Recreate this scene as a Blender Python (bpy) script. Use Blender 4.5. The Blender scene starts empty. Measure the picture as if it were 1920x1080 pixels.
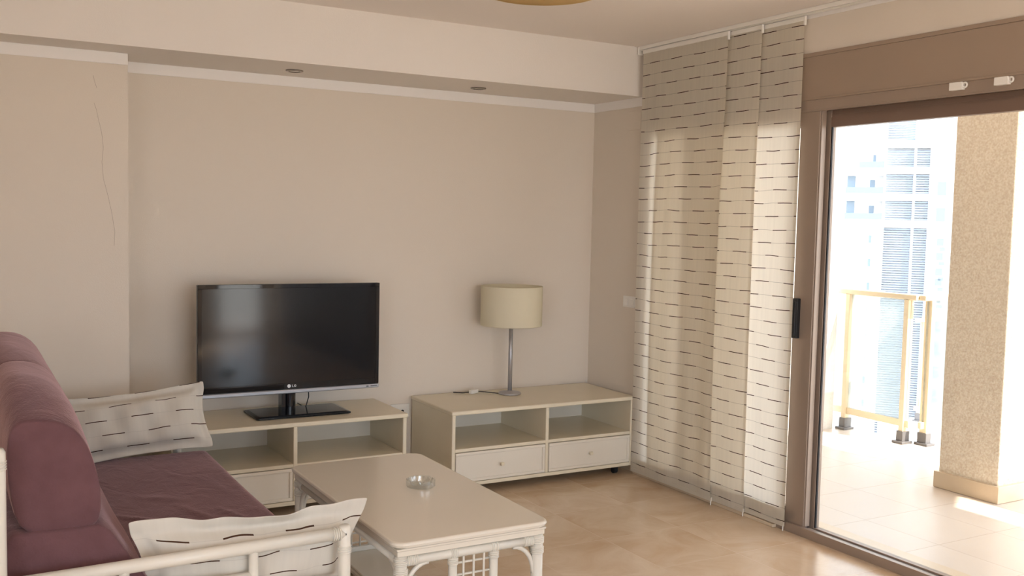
import bpy, bmesh, math, random
from mathutils import Vector, Matrix
C = bpy.context.scene.collection
SC = bpy.context.scene
PI = math.pi

# ---------------------------------------------------------------- camera
cam = bpy.data.objects.new('camera', bpy.data.cameras.new('camera'))
C.objects.link(cam)
cam.data.sensor_width = 36.0
cam.data.lens = 1862.84 * 36 / 1920
cam.data.clip_end = 2000
F = Vector((0.49641974, 0.86530847, -0.0693447))
R = Vector((0.86793927, -0.4962033, 0.02153388))
U = Vector((0.01577562, 0.07087683, 0.99736032))
cam.matrix_world = Matrix(((R.x, U.x, -F.x, -3.7024), (R.y, U.y, -F.y, -5.4203), (R.z, U.z, -F.z, 1.5508), (0, 0, 0, 1)))
SC.camera = cam
# ---------------------------------------------------------------- light
SC.view_settings.view_transform = 'Standard'
SC.view_settings.look = 'None'
SC.view_settings.gamma = 1.0
SC.view_settings.use_curve_mapping = False
SC.view_settings.exposure = 1.48
W = bpy.data.worlds.new('sky'); SC.world = W; W.use_nodes = True
bg = W.node_tree.nodes['Background']
bg.inputs['Color'].default_value = (0.76, 0.87, 1.0, 1)
bg.inputs['Strength'].default_value = 2.6
SUN = Vector((0.25, -0.62, 0.74)).normalized()
sl = bpy.data.lights.new('sun', 'SUN'); sl.energy = 5.6; sl.angle = 0.009; sl.color = (1.0, 0.92, 0.80)
so = bpy.data.objects.new('sun', sl); C.objects.link(so); so.location = (20, -20, 50)
so.rotation_euler = SUN.to_track_quat('Z', 'Y').to_euler()

def portal(name, loc, size, direction):
    l = bpy.data.lights.new(name, 'AREA'); l.shape = 'RECTANGLE'; l.size, l.size_y = size
    l.cycles.is_portal = True
    o = bpy.data.objects.new(name, l); C.objects.link(o); o.location = loc
    o.rotation_euler = Vector(direction).to_track_quat('-Z', 'Z').to_euler()
portal('door_portal', (0.31, -1.9, 1.06), (2.7, 2.14), (-1, 0, 0))
portal('window_portal', (-2.35, -7.81, 1.15), (2.5, 2.3), (0, 1, 0))
portal('left_window_portal', (-5.42, -6.0, 1.4), (2.4, 1.8), (1, 0, 0))
portal('side_window_portal', (-.41, -7.81, 1.15), (.66, 2.3), (0, 1, 0))

# ---------------------------------------------------------------- helpers
def new_bm(): return bmesh.new()
def box(bm, x0, x1, y0, y1, z0, z1):
    v = [bm.verts.new(p) for p in ((x0,y0,z0),(x1,y0,z0),(x1,y1,z0),(x0,y1,z0),(x0,y0,z1),(x1,y0,z1),(x1,y1,z1),(x0,y1,z1))]
    for f in ((0,3,2,1),(4,5,6,7),(0,1,5,4),(1,2,6,5),(2,3,7,6),(3,0,4,7)):
        bm.faces.new([v[i] for i in f])
def tube(bm, pts, r, n=12, caps=True):
    pts = [Vector(p) for p in pts]
    rr = r if isinstance(r, (list, tuple)) else [r]*len(pts)
    rings = []; up = None
    for i, p in enumerate(pts):
        d = (pts[min(i+1, len(pts)-1)] - pts[max(i-1, 0)]).normalized()
        if up is None:
            up = Vector((0,0,1)) if abs(d.z) < .9 else Vector((1,0,0))
        a = (up - d*up.dot(d)).normalized(); up = a; b = d.cross(a)
        rings.append([bm.verts.new(p + (a*math.cos(t) + b*math.sin(t))*rr[i]) for t in [2*PI*k/n for k in range(n)]])
    for i in range(len(rings)-1):
        for k in range(n):
            bm.faces.new((rings[i][k], rings[i][(k+1)%n], rings[i+1][(k+1)%n], rings[i+1][k]))
    if caps:
        bm.faces.new(list(reversed(rings[0]))); bm.faces.new(rings[-1])
def lathe(bm, prof, cx=0, cy=0, n=40, closed=False):
    rings = []
    for r, z in prof:
        if r < 1e-5: rings.append([bm.verts.new((cx, cy, z))])
        else: rings.append([bm.verts.new((cx+r*math.cos(2*PI*k/n), cy+r*math.sin(2*PI*k/n), z)) for k in range(n)])
    if closed: rings.append(rings[0])
    for i in range(len(rings)-1):
        a, b = rings[i], rings[i+1]
        for k in range(n):
            k2 = (k+1) % n
            if len(a) == 1 and len(b) == 1: continue
            if len(a) == 1: bm.faces.new((a[0], b[k2], b[k]))
            elif len(b) == 1: bm.faces.new((a[k], a[k2], b[0]))
            else: bm.faces.new((a[k], a[k2], b[k2], b[k]))
def torus(bm, c, axis, R_, r, n=20, m=8):
    axis = Vector(axis).normalized(); h = Vector((1,0,0)) if abs(axis.x) < .9 else Vector((0,1,0))
    a = axis.cross(h).normalized(); b = axis.cross(a); c = Vector(c); g = []
    for i in range(n):
        t = 2*PI*i/n; d = a*math.cos(t)+b*math.sin(t)
        g.append([bm.verts.new(c + d*(R_ + r*math.cos(2*PI*j/m)) + axis*r*math.sin(2*PI*j/m)) for j in range(m)])
    for i in range(n):
        for j in range(m):
            bm.faces.new((g[i][j], g[(i+1)%n][j], g[(i+1)%n][(j+1)%m], g[i][(j+1)%m]))
def rprism(bm, x0, x1, y0, y1, levels, n=8):
    """rounded rectangle loft; levels = (z, inset, corner radius)"""
    rings = []
    for z, ins, rad in levels:
        a0, a1, b0, b1 = x0+ins, x1-ins, y0+ins, y1-ins; ring = []
        for cx, cy, t0 in ((a1-rad, b1-rad, 0), (a0+rad, b1-rad, PI/2), (a0+rad, b0+rad, PI), (a1-rad, b0+rad, 1.5*PI)):
            for k in range(n+1):
                t = t0 + PI/2*k/n
                ring.append(bm.verts.new((cx+rad*math.cos(t), cy+rad*math.sin(t), z)))
        rings.append(ring)
    m = len(rings[0])
    for i in range(len(rings)-1):
        for k in range(m): bm.faces.new((rings[i][k], rings[i][(k+1)%m], rings[i+1][(k+1)%m], rings[i+1][k]))
    bm.faces.new(list(reversed(rings[0]))); bm.faces.new(rings[-1])
def prism(bm, poly, axis, a0, a1):
    """extrude a polygon given in the other two axes along axis"""
    def P(p, a):
        if axis == 'y': return (p[0], a, p[1])
        if axis == 'x': return (a, p[0], p[1])
        return (p[0], p[1], a)
    A = [bm.verts.new(P(p, a0)) for p in poly]; B = [bm.verts.new(P(p, a1)) for p in poly]; n = len(poly)
    for k in range(n): bm.faces.new((A[k], A[(k+1)%n], B[(k+1)%n], B[k]))
    bm.faces.new(list(reversed(A))); bm.faces.new(B)
def obj(name, bm, m, parent=None, smooth=False, bevel=0, sub=0, solid=0, seg=2):
    bmesh.ops.recalc_face_normals(bm, faces=bm.faces[:])
    me = bpy.data.meshes.new(name); bm.to_mesh(me); bm.free()
    if smooth:
        for p in me.polygons: p.use_smooth = True
    me.materials.append(m)
    o = bpy.data.objects.new(name, me); C.objects.link(o)
    if parent:
        o.parent = parent; o.matrix_parent_inverse = parent.matrix_basis.inverted()
    if solid:
        s = o.modifiers.new('s', 'SOLIDIFY'); s.thickness = solid; s.offset = 0
    if bevel:
        b = o.modifiers.new('b', 'BEVEL'); b.width = bevel; b.segments = seg; b.limit_method = 'ANGLE'; b.angle_limit = math.radians(40)
        b.harden_normals = False
    if sub:
        s = o.modifiers.new('d', 'SUBSURF'); s.levels = sub; s.render_levels = sub
    return o
def thing(name, label, cat, loc=(0,0,0), rotz=0, group=None):
    o = bpy.data.objects.new(name, None); C.objects.link(o)
    o.location = loc; o.rotation_euler = (0, 0, rotz); o['label'] = label; o['category'] = cat
    if group: o['group'] = group
    o.empty_display_size = .1
    return o
def tag(o, label, cat, group=None):
    o['label'] = label; o['category'] = cat
    if group: o['group'] = group
    return o
def struct(name, bm, m, parent=None, **k):
    o = obj(name, bm, m, parent, **k)
    if parent is None: o['kind'] = 'structure'
    return o
def sroot(name, loc):
    o = bpy.data.objects.new(name, None); C.objects.link(o); o.location = loc; o['kind'] = 'structure'; return o

# ---------------------------------------------------------------- materials
def mat(name, col, rough=.5, metal=0, spec=.5, coat=0, bump=None, noise=None, alpha=None):
    m = bpy.data.materials.new(name); m.use_nodes = True; nt = m.node_tree; N = nt.nodes; L = nt.links
    b = N['Principled BSDF']; b.inputs['Base Color'].default_value = (*col, 1); b.inputs['Roughness'].default_value = rough
    b.inputs['Metallic'].default_value = metal; b.inputs['Specular IOR Level'].default_value = spec
    b.inputs['Coat Weight'].default_value = coat
    tc = N.new('ShaderNodeTexCoord')
    if noise:   # (scale, amount, second colour)
        n = N.new('ShaderNodeTexNoise'); n.inputs['Scale'].default_value = noise[0]; n.inputs['Detail'].default_value = 6
        L.new(tc.outputs['Object'], n.inputs['Vector'])
        r = N.new('ShaderNodeMapRange'); r.inputs[1].default_value = .35; r.inputs[2].default_value = .65; r.inputs[4].default_value = noise[1]
        L.new(n.outputs['Fac'], r.inputs[0])
        x = N.new('ShaderNodeMix'); x.data_type = 'RGBA'; x.inputs['A'].default_value = (*col, 1); x.inputs['B'].default_value = (*noise[2], 1)
        L.new(r.outputs[0], x.inputs['Factor']); L.new(x.outputs['Result'], b.inputs['Base Color'])
    if bump:    # (scale, distance)
        n = N.new('ShaderNodeTexNoise'); n.inputs['Scale'].default_value = bump[0]; n.inputs['Detail'].default_value = 4
        L.new(tc.outputs['Object'], n.inputs['Vector'])
        bp = N.new('ShaderNodeBump'); bp.inputs['Distance'].default_value = bump[1]; bp.inputs['Strength'].default_value = 1
        L.new(n.outputs['Fac'], bp.inputs['Height']); L.new(bp.outputs['Normal'], b.inputs['Normal'])
    return m
def M(nt, op, a, b=None, c=None):
    n = nt.nodes.new('ShaderNodeMath'); n.operation = op
    for i, v in enumerate((a, b, c)):
        if v is None: continue
        if isinstance(v, (int, float)): n.inputs[i].default_value = v
        else: nt.links.new(v, n.inputs[i])
    return n.outputs[0]
def tile_mat(name, c1, c2, grout, ox, oy, size=.45, gw=.0035, rough=.16, spec=.5, veins=True):
    m = bpy.data.materials.new(name); m.use_nodes = True; nt = m.node_tree; N = nt.nodes; L = nt.links
    b = N['Principled BSDF']; tc = N.new('ShaderNodeTexCoord'); sp = N.new('ShaderNodeSeparateXYZ')
    L.new(tc.outputs['Object'], sp.inputs[0])
    u = M(nt, 'DIVIDE', M(nt, 'SUBTRACT', sp.outputs[0], ox), size); v = M(nt, 'DIVIDE', M(nt, 'SUBTRACT', sp.outputs[1], oy), size)
    def edge(t): return M(nt, 'GREATER_THAN', M(nt, 'ABSOLUTE', M(nt, 'SUBTRACT', M(nt, 'FRACT', t), .5)), .5 - gw/size/2)
    g = M(nt, 'MAXIMUM', edge(u), edge(v))
    cb = N.new('ShaderNodeCombineXYZ'); L.new(M(nt, 'FLOOR', u), cb.inputs[0]); L.new(M(nt, 'FLOOR', v), cb.inputs[1])
    wn = N.new('ShaderNodeTexWhiteNoise'); wn.noise_dimensions = '3D'; L.new(cb.outputs[0], wn.inputs['Vector'])
    off = N.new('ShaderNodeVectorMath'); off.operation = 'MULTIPLY_ADD'
    L.new(wn.outputs['Color'], off.inputs[0]); off.inputs[1].default_value = (9, 9, 9); L.new(tc.outputs['Object'], off.inputs[2])
    n = N.new('ShaderNodeTexNoise'); n.inputs['Scale'].default_value = 3.2; n.inputs['Detail'].default_value = 8; n.inputs['Roughness'].default_value = .62
    n.inputs['Distortion'].default_value = .9
    L.new(off.outputs[0], n.inputs['Vector'])
    f = M(nt, 'ADD', M(nt, 'MULTIPLY', M(nt, 'SUBTRACT', n.outputs['Fac'], .5), 2.6), M(nt, 'ADD', M(nt, 'MULTIPLY', wn.outputs['Value'], .35), .3))
    f = M(nt, 'MINIMUM', M(nt, 'MAXIMUM', f, 0.0), 1.0)
    x = N.new('ShaderNodeMix'); x.data_type = 'RGBA'; x.inputs['A'].default_value = (*c1, 1); x.inputs['B'].default_value = (*c2, 1); L.new(f, x.inputs['Factor'])
    y = N.new('ShaderNodeMix'); y.data_type = 'RGBA'; L.new(x.outputs['Result'], y.inputs['A']); y.inputs['B'].default_value = (*grout, 1); L.new(g, y.inputs['Factor'])
    L.new(y.outputs['Result'], b.inputs['Base Color'])
    L.new(M(nt, 'ADD', M(nt, 'MULTIPLY', g, .4), M(nt, 'ADD', rough, M(nt, 'MULTIPLY', n.outputs['Fac'], .08))), b.inputs['Roughness'])
    b.inputs['Specular IOR Level'].default_value = spec
    return m
def cloth_mat(name, transl, base=(.89, .825, .715), thin=.42, streak=.94):
    """unbleached cloth woven with brown dashes; uv map is in metres"""
    m = bpy.data.materials.new(name); m.use_nodes = True; nt = m.node_tree; N = nt.nodes; L = nt.links
    N.remove(N['Principled BSDF']); out = N['Material Output']
    uv = N.new('ShaderNodeUVMap'); uv.uv_map = 'uv'; sp = N.new('ShaderNodeSeparateXYZ'); L.new(uv.outputs[0], sp.inputs[0])
    nz = N.new('ShaderNodeTexNoise'); nz.inputs['Scale'].default_value = 4; L.new(uv.outputs[0], nz.inputs['Vector'])
    u = sp.outputs[0]; v = M(nt, 'ADD', sp.outputs[1], M(nt, 'MULTIPLY', nz.outputs['Fac'], .022))
    vr = M(nt, 'DIVIDE', v, .067); row = M(nt, 'FLOOR', vr); fr = M(nt, 'ABSOLUTE', M(nt, 'SUBTRACT', M(nt, 'FRACT', vr), .5))
    wn = N.new('ShaderNodeTexWhiteNoise'); wn.noise_dimensions = '1D'; L.new(row, wn.inputs['W'])
    ph = M(nt, 'ADD', M(nt, 'MULTIPLY', row, .5), M(nt, 'ADD', M(nt, 'MULTIPLY', M(nt, 'FLOOR', M(nt, 'DIVIDE', row, 2)), -.23), M(nt, 'MULTIPLY', wn.outputs['Value'], .16)))
    du = M(nt, 'FRACT', M(nt, 'ADD', M(nt, 'DIVIDE', u, .2), ph))
    dash = M(nt, 'MULTIPLY', M(nt, 'LESS_THAN', du, .48), M(nt, 'LESS_THAN', fr, .030))
    line = M(nt, 'MULTIPLY', M(nt, 'LESS_THAN', fr, .016), thin)
    k = M(nt, 'MAXIMUM', dash, line)
    w = N.new('ShaderNodeTexNoise'); w.inputs['Scale'].default_value = 60; w.inputs['Detail'].default_value = 5
    mp = N.new('ShaderNodeMapping'); mp.inputs['Scale'].default_value = (1.0, .04, 1); L.new(uv.outputs[0], mp.inputs[0]); L.new(mp.outputs[0], w.inputs['Vector'])
    c0 = N.new('ShaderNodeMix'); c0.data_type = 'RGBA'; c0.inputs['A'].default_value = (*base, 1); c0.inputs['B'].default_value = (*[a*streak for a in base], 1)
    L.new(M(nt, 'MULTIPLY', M(nt, 'SUBTRACT', w.outputs['Fac'], .35), 2.2), c0.inputs['Factor']); c0.clamp_factor = True
    c1 = N.new('ShaderNodeMix'); c1.data_type = 'RGBA'; L.new(c0.outputs['Result'], c1.inputs['A']); c1.inputs['B'].default_value = (.075, .035, .02, 1); L.new(k, c1.inputs['Factor'])
    d = N.new('ShaderNodeBsdfDiffuse'); t = N.new('ShaderNodeBsdfTranslucent'); L.new(c1.outputs['Result'], d.inputs[0]); L.new(c1.outputs['Result'], t.inputs[0])
    ms = N.new('ShaderNodeMixShader'); ms.inputs[0].default_value = transl; L.new(d.outputs[0], ms.inputs[1]); L.new(t.outputs[0], ms.inputs[2])
    L.new(ms.outputs[0], out.inputs[0])
    return m
def glass_mat(name, tint=(1, 1, 1), refl=.08, rough=0.0):
    m = bpy.data.materials.new(name); m.use_nodes = True; nt = m.node_tree; N = nt.nodes; L = nt.links
    N.remove(N['Principled BSDF']); out = N['Material Output']
    t = N.new('ShaderNodeBsdfTransparent'); t.inputs[0].default_value = (*tint, 1)
    g = N.new('ShaderNodeBsdfGlossy'); g.inputs['Roughness'].default_value = rough
    fr = N.new('ShaderNodeLayerWeight')
    ms = N.new('ShaderNodeMixShader'); L.new(M(nt, 'MULTIPLY_ADD', M(nt, 'POWER', fr.outputs['Facing'], 5), 1-refl/2, refl/2), ms.inputs[0]); L.new(t.outputs[0], ms.inputs[1]); L.new(g.outputs[0], ms.inputs[2])
    L.new(ms.outputs[0], out.inputs[0])
    return m
def frosted(name, col, tr=.5):
    m = bpy.data.materials.new(name); m.use_nodes = True; nt = m.node_tree; N = nt.nodes; L = nt.links
    N.remove(N['Principled BSDF']); out = N['Material Output']
    t = N.new('ShaderNodeBsdfTranslucent'); t.inputs[0].default_value = (*col, 1); d = N.new('ShaderNodeBsdfDiffuse'); d.inputs[0].default_value = (*col, 1)
    ms = N.new('ShaderNodeMixShader'); ms.inputs[0].default_value = tr; L.new(d.outputs[0], ms.inputs[1]); L.new(t.outputs[0], ms.inputs[2]); L.new(ms.outputs[0], out.inputs[0])
    return m

WALL = mat('wall_paint', (.78, .69, .59), .75, bump=(220, .0006))
WHITE = mat('ceiling_paint', (.86, .795, .735), .8, bump=(200, .0005))
TRIMW = mat('trim_paint', (.92, .87, .83), .6)
FLOOR = tile_mat('marble_tile', (.66, .47, .31), (.80, .65, .485), (.60, .46, .33), -.47, -1.53)
TERR = tile_mat('terrace_tile', (.70, .60, .51), (.74, .64, .55), (.52, .44, .37), .98, -1.42, rough=.3)
LACQ = mat('cream_lacquer', (.82, .73, .56), .3, noise=(9, .35, (.78, .68, .51)))
LACQW = mat('white_lacquer', (.83, .76, .65), .35)
TABLEM = mat('table_lacquer', (.80, .73, .62), .2, noise=(2.5, .5, (.77, .70, .59)))
BAMBOO = mat('white_bamboo', (.76, .71, .62), .35, bump=(40, .0008))
BRONZE = mat('bronze_aluminium', (.37, .285, .225), .38, metal=.25)
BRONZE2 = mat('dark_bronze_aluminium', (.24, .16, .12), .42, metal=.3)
BOXM = mat('shutter_box_laminate', (.37, .275, .205), .5)
BLACK = mat('black_rubber', (.012, .012, .014), .5)
GLOSSB = mat('black_gloss', (.006, .006, .008), .12)
SCREEN = mat('tv_screen', (.003, .003, .004), .09)
SCREEN.node_tree.nodes['Principled BSDF'].inputs['IOR'].default_value = 1.55
SILVER = mat('silver_plastic', (.42, .43, .46), .35, metal=.5)
STEEL = mat('brushed_steel', (.48, .47, .48), .42, metal=.65)
PLUM = mat('plum_fabric', (.135, .066, .072), .95, spec=.15, noise=(14, .7, (.165, .083, .09)), bump=(160, .0015))
nt = PLUM.node_tree; bp0 = [n for n in nt.nodes if n.type == 'BUMP'][0]; tcn = [n for n in nt.nodes if n.type == 'TEX_COORD'][0]
n2 = nt.nodes.new('ShaderNodeTexNoise'); n2.inputs['Scale'].default_value = 9; n2.inputs['Detail'].default_value = 3; n2.inputs['Distortion'].default_value = 1.2
mp2 = nt.nodes.new('ShaderNodeMapping'); mp2.inputs['Scale'].default_value = (1, .6, .6); nt.links.new(tcn.outputs['Object'], mp2.inputs[0]); nt.links.new(mp2.outputs[0], n2.inputs['Vector'])
bp1 = nt.nodes.new('ShaderNodeBump'); bp1.inputs['Distance'].default_value = .008; bp1.inputs['Strength'].default_value = .7
nt.links.new(n2.outputs['Fac'], bp1.inputs['Height']); nt.links.new(bp1.outputs['Normal'], bp0.inputs['Normal'])
for mm in (PLUM,):
    b = mm.node_tree.nodes['Principled BSDF']; b.inputs['Sheen Weight'].default_value = .8; b.inputs['Sheen Roughness'].default_value = .35; b.inputs['Sheen Tint'].default_value = (.85, .58, .58, 1)
CURT = cloth_mat('dash_curtain_cloth', .42)
PILC = cloth_mat('dash_pillow_cloth', .08, base=(.73, .68, .60), thin=.12, streak=.94)
GLASS = glass_mat('door_glass', (.79, .79, .785))
CLEAR = glass_mat('clear_glass')
RGLASS = glass_mat('railing_glass', (.90, .93, .93), .06)
nt = RGLASS.node_tree; o_ = nt.nodes['Material Output']; l_ = o_.inputs[0].links[0].from_socket
tl = nt.nodes.new('ShaderNodeBsdfTranslucent'); tl.inputs[0].default_value = (.45, .47, .46, 1); mx = nt.nodes.new('ShaderNodeMixShader'); mx.inputs[0].default_value = .38
nt.links.new(l_, mx.inputs[1]); nt.links.new(tl.outputs[0], mx.inputs[2]); nt.links.new(mx.outputs[0], o_.inputs[0])
AGLASS = glass_mat('ashtray_glass', (.955, .978, .975), .45, .02)
SHADE = frosted('lampshade_fabric', (.92, .85, .67), .28)
WPLAST = mat('white_plastic', (.90, .86, .80), .4)
STUCCO = mat('tan_stucco', (.97, .87, .72), .9, noise=(85, .9, (.76, .63, .48)), bump=(90, .006))
STONE = mat('stone_skirting', (.76, .61, .44), .35, noise=(8, .6, (.70, .55, .39)))
WSTUC = mat('white_stucco', (.82, .79, .75), .9, bump=(60, .003))
BLDG = mat('building_render', (.80, .80, .80), .9)
RAILC = mat('cream_rail_paint', (.80, .67, .47), .4)
SLATM = mat('grey_slats', (.27, .32, .42), .6)
BWIN = mat('far_window', (.22, .28, .34), .2)
DARKG = mat('grey_bracket', (.16, .15, .15), .5)
AMBER = frosted('amber_dish', (.80, .60, .30), .4)

# ---------------------------------------------------------------- setting: room shell
Hc = 2.6
bm = new_bm(); box(bm, -5.4, 0.0, -7.8, .3, -.2, 0); struct('floor', bm, FLOOR)
bm = new_bm(); box(bm, -5.4, .28, -7.8, .3, Hc, Hc+.2); struct('ceiling', bm, mat('ceiling_white', (.93, .85, .79), .8))
bm = new_bm(); box(bm, -5.4, .28, 0, .3, 0, Hc); struct('wall_back', bm, WALL)
bm = new_bm(); box(bm, -5.4, -2.914, -.27, 0, 0, 2.3065); struct('wall_pillar', bm, WALL)
bm = new_bm(); box(bm, -5.4, 0, -.5167, 0, 2.3065, Hc); struct('ceiling_beam', bm, WHITE)
bm = new_bm(); box(bm, -5.6, -5.4, -4.8, .3, 0, Hc); box(bm, -5.6, -5.4, -7.8, -7.2, 0, Hc); box(bm, -5.6, -5.4, -7.2, -4.8, 0, .5); box(bm, -5.6, -5.4, -7.2, -4.8, 2.3, Hc); struct('wall_left', bm, WALL)
DY0, DY1 = -.56, -3.25
bm = new_bm()
box(bm, 0, .28, DY0, 0, 0, Hc); box(bm, 0, .28, -7.8, DY1, 0, Hc); box(bm, 0, .28, DY1, DY0, 2.39, Hc)
struct('wall_right', bm, WALL)
bm = new_bm()
box(bm, -5.4, -3.6, -8.0, -7.8, 0, Hc); box(bm, -1.1, -.74, -8.0, -7.8, 0, Hc); box(bm, -.08, .28, -8.0, -7.8, 0, Hc); box(bm, -3.6, -.08, -8.0, -7.8, 2.3, Hc)
struct('wall_rear', bm, WALL)
# white band under the beam
def trim(i, x0, x1, y0, y1, z0, z1):
    bm = new_bm(); box(bm, x0, x1, y0, y1, z0, z1); return struct('trim_%d' % i, bm, TRIMW, bevel=.002)
trim(1, -2.914, 0, -.006, 0, 2.251, 2.3065)
trim(2, -.006, 0, -.5167, -.006, 2.251, 2.3065)
trim(3, -5.4, -2.914, -.276, -.27, 2.251, 2.3065)
trim(4, -.006, 0, -7.8, -.5167, 2.558, Hc)
bm = new_bm(); box(bm, -2.914, 0, -.012, 0, 0, .07); struct('baseboard_back', bm, STONE, bevel=.002)
bm = new_bm(); box(bm, -.012, 0, -.56, -.012, 0, .07); struct('baseboard_right', bm, STONE, bevel=.002)
# hairline crack in the pillar plaster
bm = new_bm()
ck = [(190, 2.19), (192, 2.16), (195, 2.13)], [(191, 2.06), (194, 2.03), (197, 1.98), (201, 1.92), (203, 1.85), (201, 1.78), (203, 1.70), (209, 1.62), (214, 1.54), (218, 1.45), (217, 1.38)]
for seg in ck:
    tube(bm, [(-3.06 + (px-193)*.0033, -.2702, z) for px, z in seg], .0007, 5)
pc = obj('plaster_crack', bm, mat('crack_shadow', (.40, .31, .25), .9), bpy.data.objects['wall_pillar'])

# rear glazing: wide window added unseen for room light, narrow one mirrored in TV
for i, (wa, wb, mull) in enumerate(((-3.6, -1.1, 3), (-.74, -.08, 1))):
    wr = sroot('window_%d' % (i+1), ((wa+wb)/2, -7.9, 0))
    bm = new_bm()
    for k in range(mull+1):
        x = wa + (wb-wa-.06)*k/mull; box(bm, x, x+.06, -7.93, -7.87, 0, 2.3)
    box(bm, wa, wb, -7.93, -7.87, 0, .06); box(bm, wa, wb, -7.93, -7.87, 2.24, 2.3)
    obj('window_frame', bm, BRONZE, wr)
    bm = new_bm(); box(bm, wa, wb, -7.904, -7.898, .05, 2.25); obj('glass_pane', bm, CLEAR, wr)
wr = sroot('window_3', (-5.5, -6.0, 0)); bm = new_bm()  # unseen left window, added to brighten the curtains and right wall
for y in (-7.2, -6.43, -5.66, -4.86): box(bm, -5.53, -5.47, y, y+.06, .5, 2.3)
box(bm, -5.53, -5.47, -7.2, -4.8, .5, .56); box(bm, -5.53, -5.47, -7.2, -4.8, 2.24, 2.3); obj('window_frame', bm, BRONZE, wr)
bm = new_bm(); box(bm, -5.503, -5.497, -7.2, -4.8, .5, 2.3); obj('glass_pane', bm, CLEAR, wr)
bm = new_bm(); box(bm, -.03, 0, -7.4, -4.3, 0, 2.5)
for k in range(4): box(bm, -.04, -.03, -7.35+k*.77, -6.63+k*.77, .05, 2.45)
struct('door_2', bm, mat('dark_wood', (.05, .028, .018), .4), bevel=.003)  # unseen dark panelling, added so the screen's right half mirrors darkness
bm = new_bm(); box(bm, -5.6, .28, -9.6, -7.8, -.2, -.004); struct('rear_terrace_floor', bm, TERR)

# ---------------------------------------------------------------- sliding door
dr = sroot('door_1', (0.06, -1.9, 0))
bm = new_bm()
box(bm, 0.0, .13, DY1, DY0, 2.113, 2.164)                       # head
box(bm, 0.002, .016, DY1, DY0, 2.106, 2.114)
box(bm, -.008, .018, DY1, DY0, 0, .046); box(bm, .018, .13, DY1, DY0, 0, .022)   # sill
box(bm, .048, .052, DY1, DY0, .022, .032); box(bm, .108, .112, DY1, DY0, .022, .032)
box(bm, 0.0, .13, DY0-.045, DY0, 0.0, 2.113); box(bm, 0.0, .13, DY1, DY1+.045, 0.0, 2.113)
obj('outer_frame', bm, BRONZE, dr, bevel=.0015)
# leaf behind the curtain (inner track): stile with the black handle
bm = new_bm(); x0, x1 = .010, .044
box(bm, x0, x1, -1.925, -1.80, .046, 2.113); box(bm, x0, x1, -.69, -.605, .046, 2.113)
box(bm, x0, x1, -1.80, -.69, .046, .12); box(bm, x0, x1, -1.80, -.69, 2.04, 2.113)
box(bm, x0+.006, x1+.004, -1.932, -1.925, .046, 2.113)
la = obj('inner_leaf', bm, BRONZE, dr, bevel=.002)
bm = new_bm(); box(bm, .024, .030, -1.80, -.69, .12, 2.04); obj('glass_pane', bm, GLASS, la)
bm = new_bm()
box(bm, -.012, .012, -1.848, -1.812, .985, 1.185); box(bm, -.026, -.010, -1.846, -1.834, 1.0, 1.17)
h_ = obj('handle', bm, BLACK, la, bevel=.003); h_['label'] = 'black pull handle'
# outer leaf: glass in view
bm = new_bm(); x0, x1 = .062, .098
box(bm, x0, x1, -1.948, -1.865, .03, 2.112); box(bm, x0, x1, -3.205, -3.12, .03, 2.112)
box(bm, x0, x1, -3.12, -1.948, .03, .040)
lb = obj('outer_leaf', bm, BRONZE, dr, bevel=.002)
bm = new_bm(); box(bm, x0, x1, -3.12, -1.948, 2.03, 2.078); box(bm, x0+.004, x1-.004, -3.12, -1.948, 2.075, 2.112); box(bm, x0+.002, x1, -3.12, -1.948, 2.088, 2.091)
obj('top_guide', bm, BRONZE2, lb)  # top rail of the leaf, its shade put into a darker bronze
bm = new_bm(); box(bm, x0+.002, x0+.01, -1.956, -1.946, .04, 2.03); obj('gasket', bm, BLACK, lb)
bm = new_bm(); box(bm, .077, .083, -3.12, -1.948, .04, 2.03); obj('glass_pane', bm, GLASS, lb)
bm = new_bm(); box(bm, .045, .075, -1.905, -1.868, .024, .115); obj('bumper_block', bm, mat('grey_bumper', (.12, .11, .14), .6), dr, bevel=.003)
for y in (-2.692, -2.898):
    bm = new_bm(); box(bm, -.022, .001, y-.026, y+.034, 2.128, 2.160)
    torus(bm, (-.012, y-.034, 2.146), (1, 0, 0), .010, .004)
    l = obj('latch_clip', bm, WPLAST, dr, bevel=.002); l['label'] = 'small white plastic clip'
bm = new_bm(); box(bm, .018, .10, DY1+.045, DY0-.045, 2.164, 2.39)
box(bm, -.004, .02, DY1, DY0, 2.17, 2.372)
box(bm, -.009, .02, DY1, DY0, 2.372, 2.39); box(bm, -.009, .02, DY1, DY0, 2.162, 2.172)
struct('shutter_box', bm, BOXM, bevel=.0015)
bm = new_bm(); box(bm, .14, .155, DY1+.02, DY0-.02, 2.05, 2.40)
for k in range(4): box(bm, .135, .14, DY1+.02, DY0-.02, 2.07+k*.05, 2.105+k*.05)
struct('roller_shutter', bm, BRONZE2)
bm = new_bm(); box(bm, .0, .28, DY1, DY0, -.2, 0.0); box(bm, -.03, 0.0, DY0-1.2, DY0, 0.0, .018); struct('threshold', bm, STONE, bevel=.003)

# ---------------------------------------------------------------- terrace
bm = new_bm()
box(bm, .28, 2.36, -6, -.1, -.2, -.004); box(bm, 2.36, 5.4, -6, -.8, -.2, -.004)
struct('terrace_floor', bm, TERR)
bm = new_bm(); box(bm, 2.36, 2.48, -.72, .05, -.2, -.03); box(bm, 2.40, 5.4, -.80, -.70, -.2, -.03); struct('terrace_kerb', bm, WSTUC)
bm = new_bm(); box(bm, .28, 2.22, -.1, .2, -.2, Hc+.25); struct('terrace_wall', bm, WSTUC)
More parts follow.
